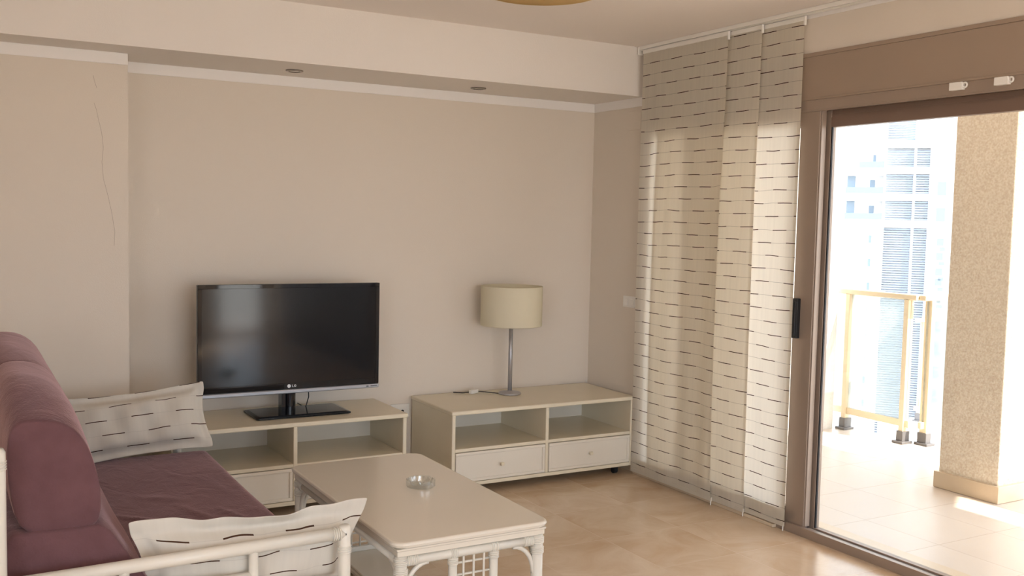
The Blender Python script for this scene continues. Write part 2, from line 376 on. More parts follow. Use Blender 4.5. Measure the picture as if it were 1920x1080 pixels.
# terrace roof slab; unseen opening added and shaped to throw the sun patch
k = (Hc+.004)/SUN.z
hole = [(p[0]+SUN.x*k, p[1]+SUN.y*k) for p in ((1.42, -1.78), (1.19, -1.93), (1.20, -3.6), (1.36, -3.6))]
bm = new_bm()
ro = [(2.58, .2), (.28, .2), (.28, -9.0), (2.58, -9.0)]
for z in (Hc, Hc+.25):
    H4 = [bm.verts.new((p[0] + (SUN.x*.25/SUN.z if z > Hc else 0), p[1] + (SUN.y*.25/SUN.z if z > Hc else 0), z)) for p in hole]; O4 = [bm.verts.new((*p, z)) for p in ro]
    for i in range(4): bm.faces.new((O4[i], O4[(i+1)%4], H4[(i+1)%4], H4[i]))
    if z == Hc: H0, O0 = H4, O4
for i in range(4):
    bm.faces.new((O0[i], O0[(i+1)%4], O4[(i+1)%4], O4[i])); bm.faces.new((H0[i], H0[(i+1)%4], H4[(i+1)%4], H4[i]))
struct('terrace_roof', bm, WHITE)
bm = new_bm(); box(bm, 1.475, 2.05, -1.985, -1.60, 0, Hc); struct('terrace_column', bm, STUCCO, bevel=.006)
bm = new_bm(); box(bm, 1.455, 2.07, -2.005, -1.58, -.003, .095); struct('baseboard_column', bm, STONE, bevel=.003)
bm = new_bm(); box(bm, .28, .34, -6, DY1, 0, Hc); struct('wall_outside', bm, STUCCO)
bm = new_bm(); box(bm, -900, 900, -900, 900, -42.5, -42); struct('ground', bm, mat('pale_ground', (.55, .50, .44), .9, noise=(.05, .6, (.40, .38, .34))))

def railing(label, p0, p1, posts, glass_from=None):
    """p0,p1 floor points; posts = list of distances along"""
    p0 = Vector(p0); p1 = Vector(p1); d = (p1-p0); Ln = d.length; ang = math.atan2(d.y, d.x)
    t = thing('terrace_railing', label, 'railing', p0, ang, 'glass railings along the terrace edge')
    def ob(name, bm, m, par, **k):
        o = obj(name, bm, m, None, **k); o.parent = par; return o
    bm = new_bm(); box(bm, -.06, Ln+.06, -.028, .028, 1.035, 1.075); ob('handrail', bm, RAILC, t, bevel=.008)
    bm = new_bm(); box(bm, -.03, Ln+.03, -.014, .014, .115, .165); ob('bottom_rail', bm, RAILC, t, bevel=.004)
    bm = new_bm(); box(bm, .0, Ln, -.004, .004, .165, 1.035); ob('glass_pane', bm, RGLASS, t)
    for s in posts:
        bm = new_bm(); box(bm, s-.02, s+.02, -.03, .03, .05, 1.035); ps = ob('post', bm, RAILC, t, bevel=.004)
        bm = new_bm(); box(bm, s-.028, s+.028, -.038, .038, .012, .085); box(bm, s-.045, s+.045, -.06, .05, -.004, .014)
        q = ob('foot_bracket', bm, DARKG, ps, bevel=.003); q['label'] = 'dark grey foot bracket'
    return t
railing('cream framed glass railing in front of the far tower, beside the white terrace wall', (2.30, -.06, 0), (2.30, -.70, 0), (.09, .62))
railing('cream framed glass railing half hidden behind the speckled column', (2.36, -.79, 0), (3.5, -.79, 0), (.03, 1.1))
bm = new_bm(); box(bm, 4.6, 8.2, 1.2, 1.45, -.75, -.45); struct('far_balcony_slab', bm, WSTUC)
t = railing('cream framed glass railing on the lower balcony beyond, seen through glass', (5.0, 1.3, -.45), (7.4, 1.3, -.45), (.05, .62, 1.3, 2.0))

# ---------------------------------------------------------------- far tower
FD = 118.0
dn = Vector((0.77720217, 0.62925097, 0)); rt = Vector((dn.y, -dn.x, 0)); S_ = 118/105
orig = Vector((-3.7024, -5.4203, 0)) + dn*FD
bt = thing('apartment_tower', 'white apartment tower with louvred screens and balconies beyond the terrace', 'building', (orig.x, orig.y, -42), math.atan2(rt.y, rt.x))
def fz(z): return (1.55+(z-1.55)*S_) + 42
def bpart(name, m, boxes, par=None, **k):
    """boxes in facade coordinates: u0,u1,z0,z1 and depth d0,d1 (negative = towards us)"""
    bm = new_bm()
    for (u0, u1, z0, z1, d0, d1) in boxes: box(bm, u0*S_, u1*S_, d0, d1, fz(z0), fz(z1))
    o = obj(name, bm, m, None, **k); o.parent = par or bt; return o
ZB = 1.55 + (-42-1.55)/S_
bpart('tower_wall', BLDG, [(-1.6, -1.4, ZB, 19, -.6, .2), (1.1, 1.32, ZB, 19, -.1, .2), (2.55, 9.5, ZB, 19, 0, 12), (-5.2, -1.6, ZB, 2.15, 0, 12), (-4.2, -1.6, 9.25, 19, 0, 12),
    (-1.4, 2.55, 1.5, 2.25, 0, 1), (-1.4, 2.55, 4.15, 4.85, 0, 1), (-1.4, 2.55, 6.75, 7.45, 0, 1), (-1.4, 2.55, 9.3, 10.05, 0, 1), (-5.2, 2.6, ZB, 19, 1.4, 12),
    (-5.2, -1.6, 4.1, 4.7, 0, 1.5), (-5.2, -1.6, 6.6, 7.2, 0, 1.5)])
for (u0, u1, z0, z1) in ((-1.4, 1.1, 2.25, 4.15), (1.32, 2.55, 2.25, 4.15), (-1.4, 1.1, 4.85, 6.75), (1.32, 2.55, 4.85, 6.75), (-1.4, 1.1, 7.45, 9.3), (1.32, 2.55, 7.45, 9.3), (-1.4, 1.1, 10.05, 13.5), (-1.4, 1.1, -30, 1.5), (1.32, 2.55, -30, 1.5)):
    n = int((z1-z0)/.235); bm_b = [(u0, u1, z0+i*.235+.05, z0+i*.235+.17, .15, .3) for i in range(n)]
    bpart('louvre_screen', SLATM, bm_b)
for z in (2.15, 4.7, 7.2):
    ul = -5.1 if z < 7 else -3.9
    q = bpart('balcony', BLDG, [(ul, -1.6, z, z+.12, -1.0, 1.4)])
    bpart('balcony_glass', mat('balcony_glass', (.22, .31, .42), .2), [(ul, -1.62, z+.12, z+.72, -1.0, -.95)], q)
    bpart('balcony_door', BWIN, [(-2.9 if z < 5 else -2.7, -2.45, z+.75, z+1.5, 1.3, 1.39)], q)
    if z < 7: bpart('balcony_door', BWIN, [(-5.05, -4.3, z+.7, z+2.0, 1.3, 1.39)], q)
for i, z in enumerate((11.5, 9.0-.2, 6.0, 3.5)):
    w = bpart('window', BWIN if i > 1 else mat('pale_window', (.42, .56, .66), .2), [(3.3, 4.1, z-1.3, z, -.03, .02)])
for z in (.3, -1.1, -2.6, -3.6, -5.3, -7.6, -9.9, -12.2, -14.5):
    bpart('window', BWIN, [(3.5, 4.1, z-.45, z+.25, -.03, .02), (3.75 if z > -5 else 3.4, 4.25, z-.95, z-.6, -.03, .02)])
for k in range(8):
    z = .7-k*2.35
    bpart('window', BWIN, [(-2.75, -2.5, z-.75, z, -.03, .02)])

# ---------------------------------------------------------------- storage units
def unit(name, label, loc, Wd, Dp, Hh, kb, casters, group):
    """origin at back left floor corner; front faces -y"""
    t = thing(name, label, 'cabinet', loc, 0, group)
    def ob(nm, bm, m, par=t, **k):
        o = obj(nm, bm, m, None, **k); o.parent = par; return o
    T = .022
    bm = new_bm(); rprism(bm, -.006, Wd+.006, -Dp-.008, 0, [(Hh-T, .002, .006), (Hh-T+.004, 0, .008), (Hh-.005, 0, .008), (Hh-.001, .003, .008), (Hh, .008, .008)], 4)
    ob('top', bm, LACQ, smooth=False)
    for x in (0, Wd-T):
        bm = new_bm(); box(bm, x, x+T, -Dp, 0, kb, Hh-T); ob('side_panel', bm, LACQ, bevel=.005, seg=3)
    bm = new_bm(); box(bm, Wd/2-T/2, Wd/2+T/2, -Dp, -.01, kb+T, Hh-T); ob('divider', bm, LACQ, bevel=.005, seg=3)
    sh = kb + (Hh-kb)*.475
    bm = new_bm(); box(bm, T, Wd-T, -Dp+.002, -.01, sh-.009, sh+.011); ob('shelf', bm, LACQ, bevel=.004)
    bm = new_bm(); box(bm, T, Wd-T, -Dp, -.01, kb, kb+T); ob('base', bm, LACQ, bevel=.004)
    bm = new_bm(); box(bm, T, Wd-T, -.012, -.002, kb, Hh-T); ob('back_panel', bm, LACQW)
    for x0, x1 in ((T+.003, Wd/2-T/2-.003), (Wd/2+T/2+.003, Wd-T-.003)):
        z0, z1 = kb+T+.003, sh-.012
        bm = new_bm(); box(bm, x0, x1, -Dp+.004, -Dp+.03, z0, z1)
        e = .017     # raised bead round the front
        box(bm, x0, x1, -Dp-.003, -Dp+.004, z0, z0+e); box(bm, x0, x1, -Dp-.003, -Dp+.004, z1-e, z1)
        box(bm, x0, x0+e, -Dp-.003, -Dp+.004, z0+e, z1-e); box(bm, x1-e, x1, -Dp-.003, -Dp+.004, z0+e, z1-e)
        box(bm, x0+.01, x1-.01, -Dp+.03, -.06, z0+.01, z1-.05)
        d = ob('drawer', bm, LACQW, bevel=.003)
        bm = new_bm(); xc = (x0+x1)/2; zc = (z0+z1)/2
        box(bm, xc-.010, xc+.010, -Dp-.022, -Dp-.010, zc-.010, zc+.010); tube(bm, [(xc, -Dp+.004, zc), (xc, -Dp-.012, zc)], .006, 10)
        ob('knob', bm, LACQ, d, bevel=.003)
    for x in (.09, Wd-.09):
        for y in (-Dp+.06, -.07):
            bm = new_bm(); tube(bm, [(x-.012, y, .022), (x+.012, y, .022)], .022, 16); box(bm, x-.016, x+.016, y-.016, y+.016, .03, kb)
            ob('caster', bm, BLACK, smooth=False)
    return t
unit('media_cabinet', 'cream open shelf and drawer unit in the corner carrying the table lamp', (-1.2768, -.014, 0), 1.241, .549, .4821, .052, True, None)
unit('media_cabinet', 'cream open shelf and drawer unit carrying the television', (-2.765, -.014, 0), 1.241, .490, .4835, .052, True, None)

# ---------------------------------------------------------------- television
tv = thing('television', 'black flat screen television with silver lower edge on the cream unit', 'television', (-2.095, -.27, .4835))
x0, x1, z0, z1, yf = -2.588, -1.602, .597, 1.182, -.28
bm = new_bm(); box(bm, x0, x1, yf, yf+.035, z0+.012, z1); box(bm, x0+.12, x1-.12, yf+.035, yf+.075, z0+.06, z1-.1); obj('housing', bm, GLOSSB, tv, bevel=.004)
bm = new_bm(); e = .022
box(bm, x0, x1, yf-.004, yf, z1-e, z1); box(bm, x0, x0+e, yf-.004, yf, z0+.024, z1-e); box(bm, x1-e, x1, yf-.004, yf, z0+.024, z1-e); box(bm, x0+e, x1-e, yf-.004, yf, z0+.024, z0+.055)
obj('bezel', bm, mat('mirror_black', (.01, .01, .012), .04), tv, bevel=.0015)
bm = new_bm(); box(bm, x0+e, x1-e, yf-.0015, yf+.001, z0+.055, z1-e); obj('screen', bm, SCREEN, tv)
bm = new_bm(); box(bm, x0, x1, yf-.010, yf+.03, z0, z0+.022); sv = obj('lower_trim', bm, SILVER, tv, bevel=.005); sv['label'] = 'silver strip along the lower edge'
bm = new_bm(); box(bm, x1-.075, x1-.062, yf-.0115, yf-.0095, z0+.009, z0+.014); box(bm, x1-.05, x1-.012, yf-.0115, yf-.0095, z0+.010, z0+.0135); obj('button_marks', bm, BLACK, sv)
# brand mark: round face emblem followed by the two letters
bm = new_bm(); lx, lz = -2.098, z0+.0395
tube(bm, [(lx-.015, yf-.003, lz), (lx-.015, yf-.0055, lz)], .0095, 24)
box(bm, lx+.002, lx+.0045, yf-.0055, yf-.004, lz-.0065, lz+.0065); box(bm, lx+.002, lx+.010, yf-.0055, yf-.004, lz-.0065, lz-.004)
for k in range(11):
    a0 = math.radians(45+k*27)
    if k < 10:
        a1 = a0+math.radians(27); c = (lx+.019, lz)
        prism(bm, [(c[0]+.0065*math.cos(a0), c[1]+.0065*math.sin(a0)), (c[0]+.004*math.cos(a0), c[1]+.004*math.sin(a0)), (c[0]+.004*math.cos(a1), c[1]+.004*math.sin(a1)), (c[0]+.0065*math.cos(a1), c[1]+.0065*math.sin(a1))], 'y', yf-.0055, yf-.004)
box(bm, lx+.019, lx+.0255, yf-.0055, yf-.004, lz-.001, lz+.001)
lg = obj('brand_mark', bm, mat('logo_white', (.85, .85, .86), .4), tv)
bm = new_bm(); tube(bm, [(-2.095, -.235, .495), (-2.095, -.235, .63)], .032, 20); box(bm, -2.145, -2.125, -.262, -.20, .495, .63); box(bm, -2.145, -2.045, -.262, -.21, .60, .64); obj('stand_neck', bm, GLOSSB, tv, smooth=False)
bm = new_bm(); rprism(bm, -2.315, -1.80, -.395, -.12, [(.4838, .01, .012), (.486, 0, .018), (.493, 0, .018), (.499, .02, .018)], 4); obj('stand_base', bm, GLOSSB, tv)
bm = new_bm(); box(bm, -2.165, -2.125, -.3905, -.389, .487, .491); obj('base_mark', bm, SILVER, bpy.data.objects['stand_base'])
bm = new_bm(); tube(bm, [(-1.99, -.235, .62), (-1.985, -.225, .56), (-1.985, -.18, .50), (-1.98, -.10, .488), (-1.98, -.015, .488)], .003, 6); obj('power_cable', bm, BLACK, tv)

# ---------------------------------------------------------------- table lamp
LX, LY = -.708, -.200
lp = thing('table_lamp', 'table lamp with cream drum shade and grey metal stem on the corner unit', 'lamp', (LX, LY, .4826))
bm = new_bm(); lathe(bm, [(0, .4826), (.066, .4826), (.070, .486), (.070, .491), (.062, .496), (.02, .500), (.016, .505), (0, .505)], LX, LY, 48); obj('lamp_base', bm, STEEL, lp, smooth=True)
bm = new_bm(); tube(bm, [(LX, LY, .50), (LX, LY, .93)], .0125, 20); tube(bm, [(LX, LY, .93), (LX, LY, .99)], .019, 20); obj('lamp_stem', bm, STEEL, lp, smooth=True)
bm = new_bm(); sh = []
lathe(bm, [(.187, .905), (.188, .908), (.188, 1.142), (.187, 1.145), (.1855, 1.142), (.1855, .908)], LX, LY, 64, closed=True); shd = obj('lamp_shade', bm, SHADE, lp, smooth=True)
bm = new_bm()
for a in (0, 2*PI/3, 4*PI/3): tube(bm, [(LX+.02*math.cos(a), LY+.02*math.sin(a), .96), (LX+.185*math.cos(a), LY+.185*math.sin(a), 1.13)], .002, 6)
torus(bm, (LX, LY, .962), (0, 0, 1), .021, .003); obj('shade_ring', bm, STEEL, shd)
bm = new_bm(); lathe(bm, [(0, .985), (.014, .99), (.014, 1.01), (.03, 1.045), (.03, 1.06), (.018, 1.083), (0, 1.09)], LX, LY, 24); obj('light_bulb', bm, WPLAST, lp, smooth=True)
bm = new_bm(); tube(bm, [(LX-.06, LY+.02, .487), (LX-.09, LY+.05, .489), (LX-.13, LY+.09, .490), (LX-.165, LY+.11, .492)], .003, 8)
tube(bm, [(LX-.22, LY+.115, .490), (LX-.26, LY+.13, .486), (LX-.28, LY+.15, .486), (LX-.30, LY+.17, .486)], .003, 8)
cb = obj('power_cord', bm, BLACK, lp)
bm = new_bm(); prism(bm, [(-.036, -.010), (-.030, -.015), (.026, -.014), (.036, -.008), (.036, .008), (.026, .014), (-.030, .015), (-.036, .010)], 'z', -.010, .012)
bm.transform(Matrix.Translation((LX-.195, LY+.10, .4945)) @ Matrix.Rotation(.45, 4, 'Z')); q = obj('cord_switch', bm, WPLAST, cb, bevel=.003); q['label'] = 'white inline switch'

# ---------------------------------------------------------------- coffee table
TX0, TX1, TY0, TY1, TH = -2.425, -1.814, -1.296, -2.455, .47
ct = thing('coffee_table', 'low white bamboo coffee table with rounded top and lattice ends', 'table', ((TX0+TX1)/2, (TY0+TY1)/2, 0))
bm = new_bm(); rprism(bm, TX0, TX1, TY1, TY0, [(TH-.024, .012, .05), (TH-.018, .003, .05), (TH-.010, 0, .05), (TH-.004, .002, .05), (TH-.001, .005, .05), (TH, .009, .05)], 8)
obj('tabletop', bm, TABLEM, ct)
bm = new_bm()
ax0, ax1, ay0, ay1 = TX0+.014, TX1-.014, TY1+.014, TY0-.014
rprism(bm, ax0, ax1, ay0, ay1, [(TH-.055, .012, .004), (TH-.050, .004, .004), (TH-.034, .004, .004), (TH-.030, 0, .004), (TH-.0242, 0, .004)], 3)
obj('apron', bm, TABLEM, ct)
LI = .030
lx0, lx1, ly0, ly1 = TX0+LI+.008, TX1-LI-.008, TY1+LI+.008, TY0-LI-.008
zt_ = TH-.055; zr = zt_-.018
def rings(bm, c, axis, R_, n=5, r=.0032, step=.0062):
    axis = Vector(axis)
    for i in range(n): torus(bm, Vector(c)+axis*((i-(n-1)/2)*step), axis, R_, r, 18, 6)
for lx in (lx0, lx1):
    for ly in (ly0, ly1):
        bm = new_bm(); tube(bm, [(lx, ly, 0), (lx, ly, zt_)], .0215, 18); rings(bm, (lx, ly, zt_-.055), (0, 0, 1), .0225, 4); rings(bm, (lx, ly, zt_-.018), (0, 0, 1), .0225, 4)
        tube(bm, [(lx, ly, 0), (lx, ly, .004)], .024, 16)
        L_ = obj('leg', bm, BAMBOO, ct, smooth=True)
        sx = 1 if lx == lx0 else -1; sy = 1 if ly == ly0 else -1
        for dx, dy in ((sx, 0), (0, sy)):
            bm = new_bm(); pts = []
            for k in range(8):
                a = PI/2*k/7; pts.append((lx+dx*(.016+.085*(1-math.cos(a))), ly+dy*(.016+.085*(1-math.cos(a))), zr-.015-.105*(1-math.sin(a))))
            tube(bm, pts, .0085, 10); obj('corner_brace', bm, BAMBOO, L_, smooth=True)
for ly in (ly0, ly1):
    bm = new_bm(); tube(bm, [(lx0, ly, zr), (lx1, ly, zr)], .0165, 16)
    for c in (lx0+.04, lx1-.04): rings(bm, (c, ly, zr), (1, 0, 0), .0172, 6)
    obj('end_rail', bm, BAMBOO, ct, smooth=True)
    pts_x = [lx0+(lx1-lx0)*.365, lx0+(lx1-lx0)*.665]
    for px in pts_x:
        bm = new_bm(); tube(bm, [(px, ly, .04), (px, ly, zr)], .0155, 14); rings(bm, (px, ly, zr-.028), (0, 0, 1), .0165, 4); rings(bm, (px, ly, zr), (1, 0, 0), .0175, 4)
        rings(bm, (px, ly, .10), (0, 0, 1), .0165, 4)
        obj('end_post', bm, BAMBOO, ct, smooth=True)
    bm = new_bm()
    for i in range(3):
        x = pts_x[0]+(pts_x[1]-pts_x[0])*(i+1)/4 ; tube(bm, [(x, ly-.003, .085), (x, ly-.003, zr)], .0042, 8)
    for i in range(7): tube(bm, [(pts_x[0], ly+.003, .10+i*.043), (pts_x[1], ly+.003, .10+i*.043)], .0042, 8)
    obj('lattice', bm, BAMBOO, ct, smooth=True)
    bm = new_bm(); box(bm, pts_x[0]-.02, pts_x[1]+.02, ly-.014, ly+.014, .062, .085); obj('lattice_rail', bm, BAMBOO, ct, bevel=.006)
for lx in (lx0, lx1):
    bm = new_bm(); tube(bm, [(lx, ly0, zr), (lx, ly1, zr)], .0165, 16)
    for c in (ly0+.04, ly1-.04): rings(bm, (lx, c, zr), (0, 1, 0), .0172, 6)
    obj('side_rail', bm, BAMBOO, ct, smooth=True)
bm = new_bm(); xa, xb = pts_x[0]-.02, pts_x[1]+.02
rprism(bm, xa, xb, ly0, ly1, [(.022, .006, .004), (.030, 0, .004), (.040, 0, .004), (.044, .004, .004), (.050, .004, .004), (.056, .0, .004), (.062, .002, .004)], 2); obj('lower_shelf', bm, TABLEM, ct)
for ly in (ly0, ly1):
    bm = new_bm(); tube(bm, [(lx0, ly, .04), (lx1, ly, .04)], .013, 12)
    obj('foot_rail', bm, BAMBOO, ct, smooth=True)

# ashtray
AX, AY = -3.7024+.9286*(1.779), -5.4203+.9286*(3.858)
bm = new_bm()
lathe(bm, [(0, TH), (.052, TH), (.057, TH+.004), (.0575, TH+.030), (.0555, TH+.033), (.050, TH+.033), (.047, TH+.030), (.041, TH+.011), (.036, TH+.009), (0, TH+.009)], AX, AY, 72)
for v in bm.verts:      # faceted wall and three rests
    dx, dy = v.co.x-AX, v.co.y-AY; r = math.hypot(dx, dy); a = math.atan2(dy, dx)
    if r > .045 and v.co.z > TH+.002:
        s = 1+.022*math.cos(12*a)
        v.co.x = AX+dx*s; v.co.y = AY+dy*s
    if r > .044 and v.co.z > TH+.028 and math.cos(3*a-.6) > .93: v.co.z -= .007
tag(obj('ashtray', bm, AGLASS, smooth=False), 'round clear glass ashtray standing on the coffee table', 'ashtray')

# ---------------------------------------------------------------- sofa
SX0, SX1, SY0, SY1 = -3.60, -2.615, -2.44, -.62      # seat box
SZ = .42
sf = thing('sofa', 'plum fabric sofa with white bamboo frame and draped back cushions', 'sofa', (-3.1, -1.55, 0))
random.seed(3)
def soft(bm, x0, x1, y0, y1, z0, z1, nx, ny, nz, rad):
    """box of quads with rounded edges"""
    vs = {}
    def V(i, j, k):
        if (i, j, k) in vs: return vs[(i, j, k)]
        p = [x0+(x1-x0)*i/nx, y0+(y1-y0)*j/ny, z0+(z1-z0)*k/nz]
        q = [min(max(p[0], x0+rad), x1-rad), min(max(p[1], y0+rad), y1-rad), min(max(p[2], z0+rad), z1-rad)]
        d = Vector([p[a]-q[a] for a in range(3)])
        co = Vector(q) + (d.normalized()*rad if d.length > rad else d)
        vs[(i, j, k)] = bm.verts.new(co); return vs[(i, j, k)]
    for i in range(nx):
        for j in range(ny):
            for k, fl in ((0, 1), (nz, 0)):
                bm.faces.new([V(i, j, k), V(i+1, j, k), V(i+1, j+1, k), V(i, j+1, k)])
    for i in range(nx):
        for k in range(nz):
            for j in (0, ny): bm.faces.new([V(i, j, k), V(i+1, j, k), V(i+1, j, k+1), V(i, j, k+1)])
    for j in range(ny):
        for k in range(nz):
            for i in (0, nx): bm.faces.new([V(i, j, k), V(i, j+1, k), V(i, j+1, k+1), V(i, j, k+1)])
bm = new_bm(); soft(bm, SX0, SX1, -2.315, SY1, .24, SZ, 70, 130, 5, .035)
FOLDS = [((-3.16, -1.55), (-2.97, -1.77), .017, .009), ((-2.97, -1.77), (-2.80, -1.86), .014, .007), ((-3.12, -1.72), (-2.92, -1.90), .016, .008), ((-3.15, -1.95), (-2.95, -2.03), .016, .007),
         ((-2.80, -1.60), (-2.72, -1.88), .013, .006), ((-2.93, -1.48), (-2.84, -1.78), .013, .005), ((-3.05, -1.30), (-2.90, -1.42), .03, .004), ((-2.75, -1.1), (-2.70, -1.5), .03, .003)]
for v in bm.verts:          # creases of the loose cover, slight sag
    if v.co.z > .39:
        x, y = v.co.x, v.co.y; dz = -.010*math.exp(-((x+2.95)**2+(y+1.3)**2)/.15)
        for (ax_, ay_), (bx_, by_), w_, h_f in FOLDS:
            dx, dy = bx_-ax_, by_-ay_; t = ((x-ax_)*dx+(y-ay_)*dy)/(dx*dx+dy*dy); tc_ = min(1, max(0, t))
            d2 = (x-ax_-dx*tc_)**2+(y-ay_-dy*tc_)**2
            dz += h_f*math.exp(-d2/(w_*w_))*(.35+.65*math.sin(PI*min(.95, max(.05, tc_))))
        v.co.z += dz
obj('seat_cushion', bm, PLUM, sf, smooth=True)
# lower wedge of the backrest
bm = new_bm(); poly = [(-3.575, .40), (-3.155, .40), (-3.165, .43), (-3.24, .55), (-3.295, .64), (-3.325, .662), (-3.56, .662), (-3.575, .63)]
n = 20; rg = []
for j in range(n+1):
    y = SY0+.005 + (SY1+.05-SY0-.01)*j/n
    e = .012 if j in (0, n) else 0
    cx = sum(p[0] for p in poly)/len(poly); cz = sum(p[1] for p in poly)/len(poly)
    rg.append([bm.verts.new((cx+(p[0]-cx)*(1-e*3), y, cz+(p[1]-cz)*(1-e*3) + .004*math.sin(y*9+p[0]*30))) for p in poly])
m_ = len(poly)
for j in range(n):
    for k in range(m_): bm.faces.new((rg[j][k], rg[j][(k+1)%m_], rg[j+1][(k+1)%m_], rg[j+1][k]))
bm.faces.new(rg[0]); bm.faces.new(rg[-1]); obj('backrest', bm, PLUM, sf, smooth=True, bevel=.012)
# two draped back cushions
prof = [(-3.545, .700), (-3.520, .650), (-3.44, .646), (-3.350, .645), (-3.322, .656), (-3.318, .735), (-3.327, .79), (-3.339, .835), (-3.353, .880), (-3.375, .922), (-3.41, .952), (-3.45, .968), (-3.49, .972), (-3.53, .972), (-3.555, .945), (-3.562, .90), (-3.560, .80)]
def back_cushion(ya, yb, grow0, grow1):
    bm = new_bm(); n = 26; rg = []; cx, cz = -3.44, .70
    for j in range(n+1):
        t = j/n; y = ya+(yb-ya)*t
        e0 = min(t*n/2.0, 1.0); e1 = min((1-t)*n/2.0, 1.0); e = math.sqrt(max(0, 1-(1-min(e0, e1))**2))
        g = grow0+(grow1-grow0)*math.sin(min(1, t*1.6)*PI/2)
        ring = []
        for (x, z) in prof:
            zz = cz+(z-cz)*(1+g*(1 if z > .8 else 0.35 if z > .7 else 0)) ; xx = cx+(x-cx)*(1+g*.25)
            s = .985+.015*e
            px = cx+(xx-cx)*s; pz = (.82+(zz-.82)*s) + .003*math.sin(9*y+14*x)
            ring.append(bm.verts.new((px, y, pz)))
        rg.append(ring)
    m_ = len(prof)
    for j in range(n):
        for k in range(m_): bm.faces.new((rg[j][k], rg[j][(k+1)%m_], rg[j+1][(k+1)%m_], rg[j+1][k]))
    for ring in (rg[0], rg[-1]):
        f = bm.faces.new(ring); 
        r2 = bmesh.ops.inset_region(bm, faces=[f], thickness=.018)
    return obj('back_cushion', bm, PLUM, sf, smooth=True, sub=1)
back_cushion(-2.425, -1.625, 0.0, .22)
back_cushion(-1.61, -.82, .20, .26)
# bamboo frame
YN, YF = -2.50, -.56
def barrel(nm, pts, r, par=None, rg=()):
    bm = new_bm(); tube(bm, pts, r, 18)
    for c, ax in rg: rings(bm, c, ax, (r[0] if isinstance(r, list) else r)+.0006, 4, .0022, .007)
    return obj(nm, bm, BAMBOO, par or sf, smooth=True)
barrel('back_post', [(-3.588, YN, 0), (-3.588, YN, .905), (-3.588, YN, .915)], [.0215, .0215, .016], rg=[((-3.588, YN, .87), (0, 0, 1))])
barrel('back_post', [(-3.588, YF, 0), (-3.588, YF, .905), (-3.588, YF, .915)], [.0215, .0215, .016])
barrel('front_post', [(-2.617, YN, 0), (-2.617, YN, .568), (-2.617, YN, .577)], [.0195, .0195, .016], rg=[((-2.617, YN, .50), (0, 0, 1))])
barrel('front_post', [(-2.745, YF, 0), (-2.745, YF, .56), (-2.745, YF, .57)], [.0195, .0195, .015])
barrel('arm_rail', [(-3.588, YN, .540), (-2.617, YN, .552)], .0195, rg=[((-2.645, YN, .5515), (1, 0, 0))])
barrel('arm_rail', [(-3.588, YF, .54), (-2.745, YF, .54)], .0195)
barrel('lower_arm_rail', [(-3.588, YN, .455), (-2.9, YN, .463)], .012)
barrel('seat_side_rail', [(-3.588, YN, .20), (-2.617, YN, .20)], .019)
barrel('seat_side_rail', [(-3.588, YF, .20), (-2.745, YF, .20)], .019)
for x in (-3.272, -2.905): barrel('arm_spindle', [(x, YN, .20), (x, YN, .545)], .0145)
for x in (-3.27, -3.0): barrel('arm_spindle', [(x, YF, .20), (x, YF, .54)], .0145)
barrel('front_rail', [(-2.617, YN, .20), (-2.70, YF, .20)], .019)
barrel('back_rail', [(-3.600, YN, .80), (-3.600, YF, .80)], .015)
bm = new_bm(); box(bm, -3.58, -2.64, -2.44, -.6, .205, .24); obj('seat_base', bm, BAMBOO, sf)

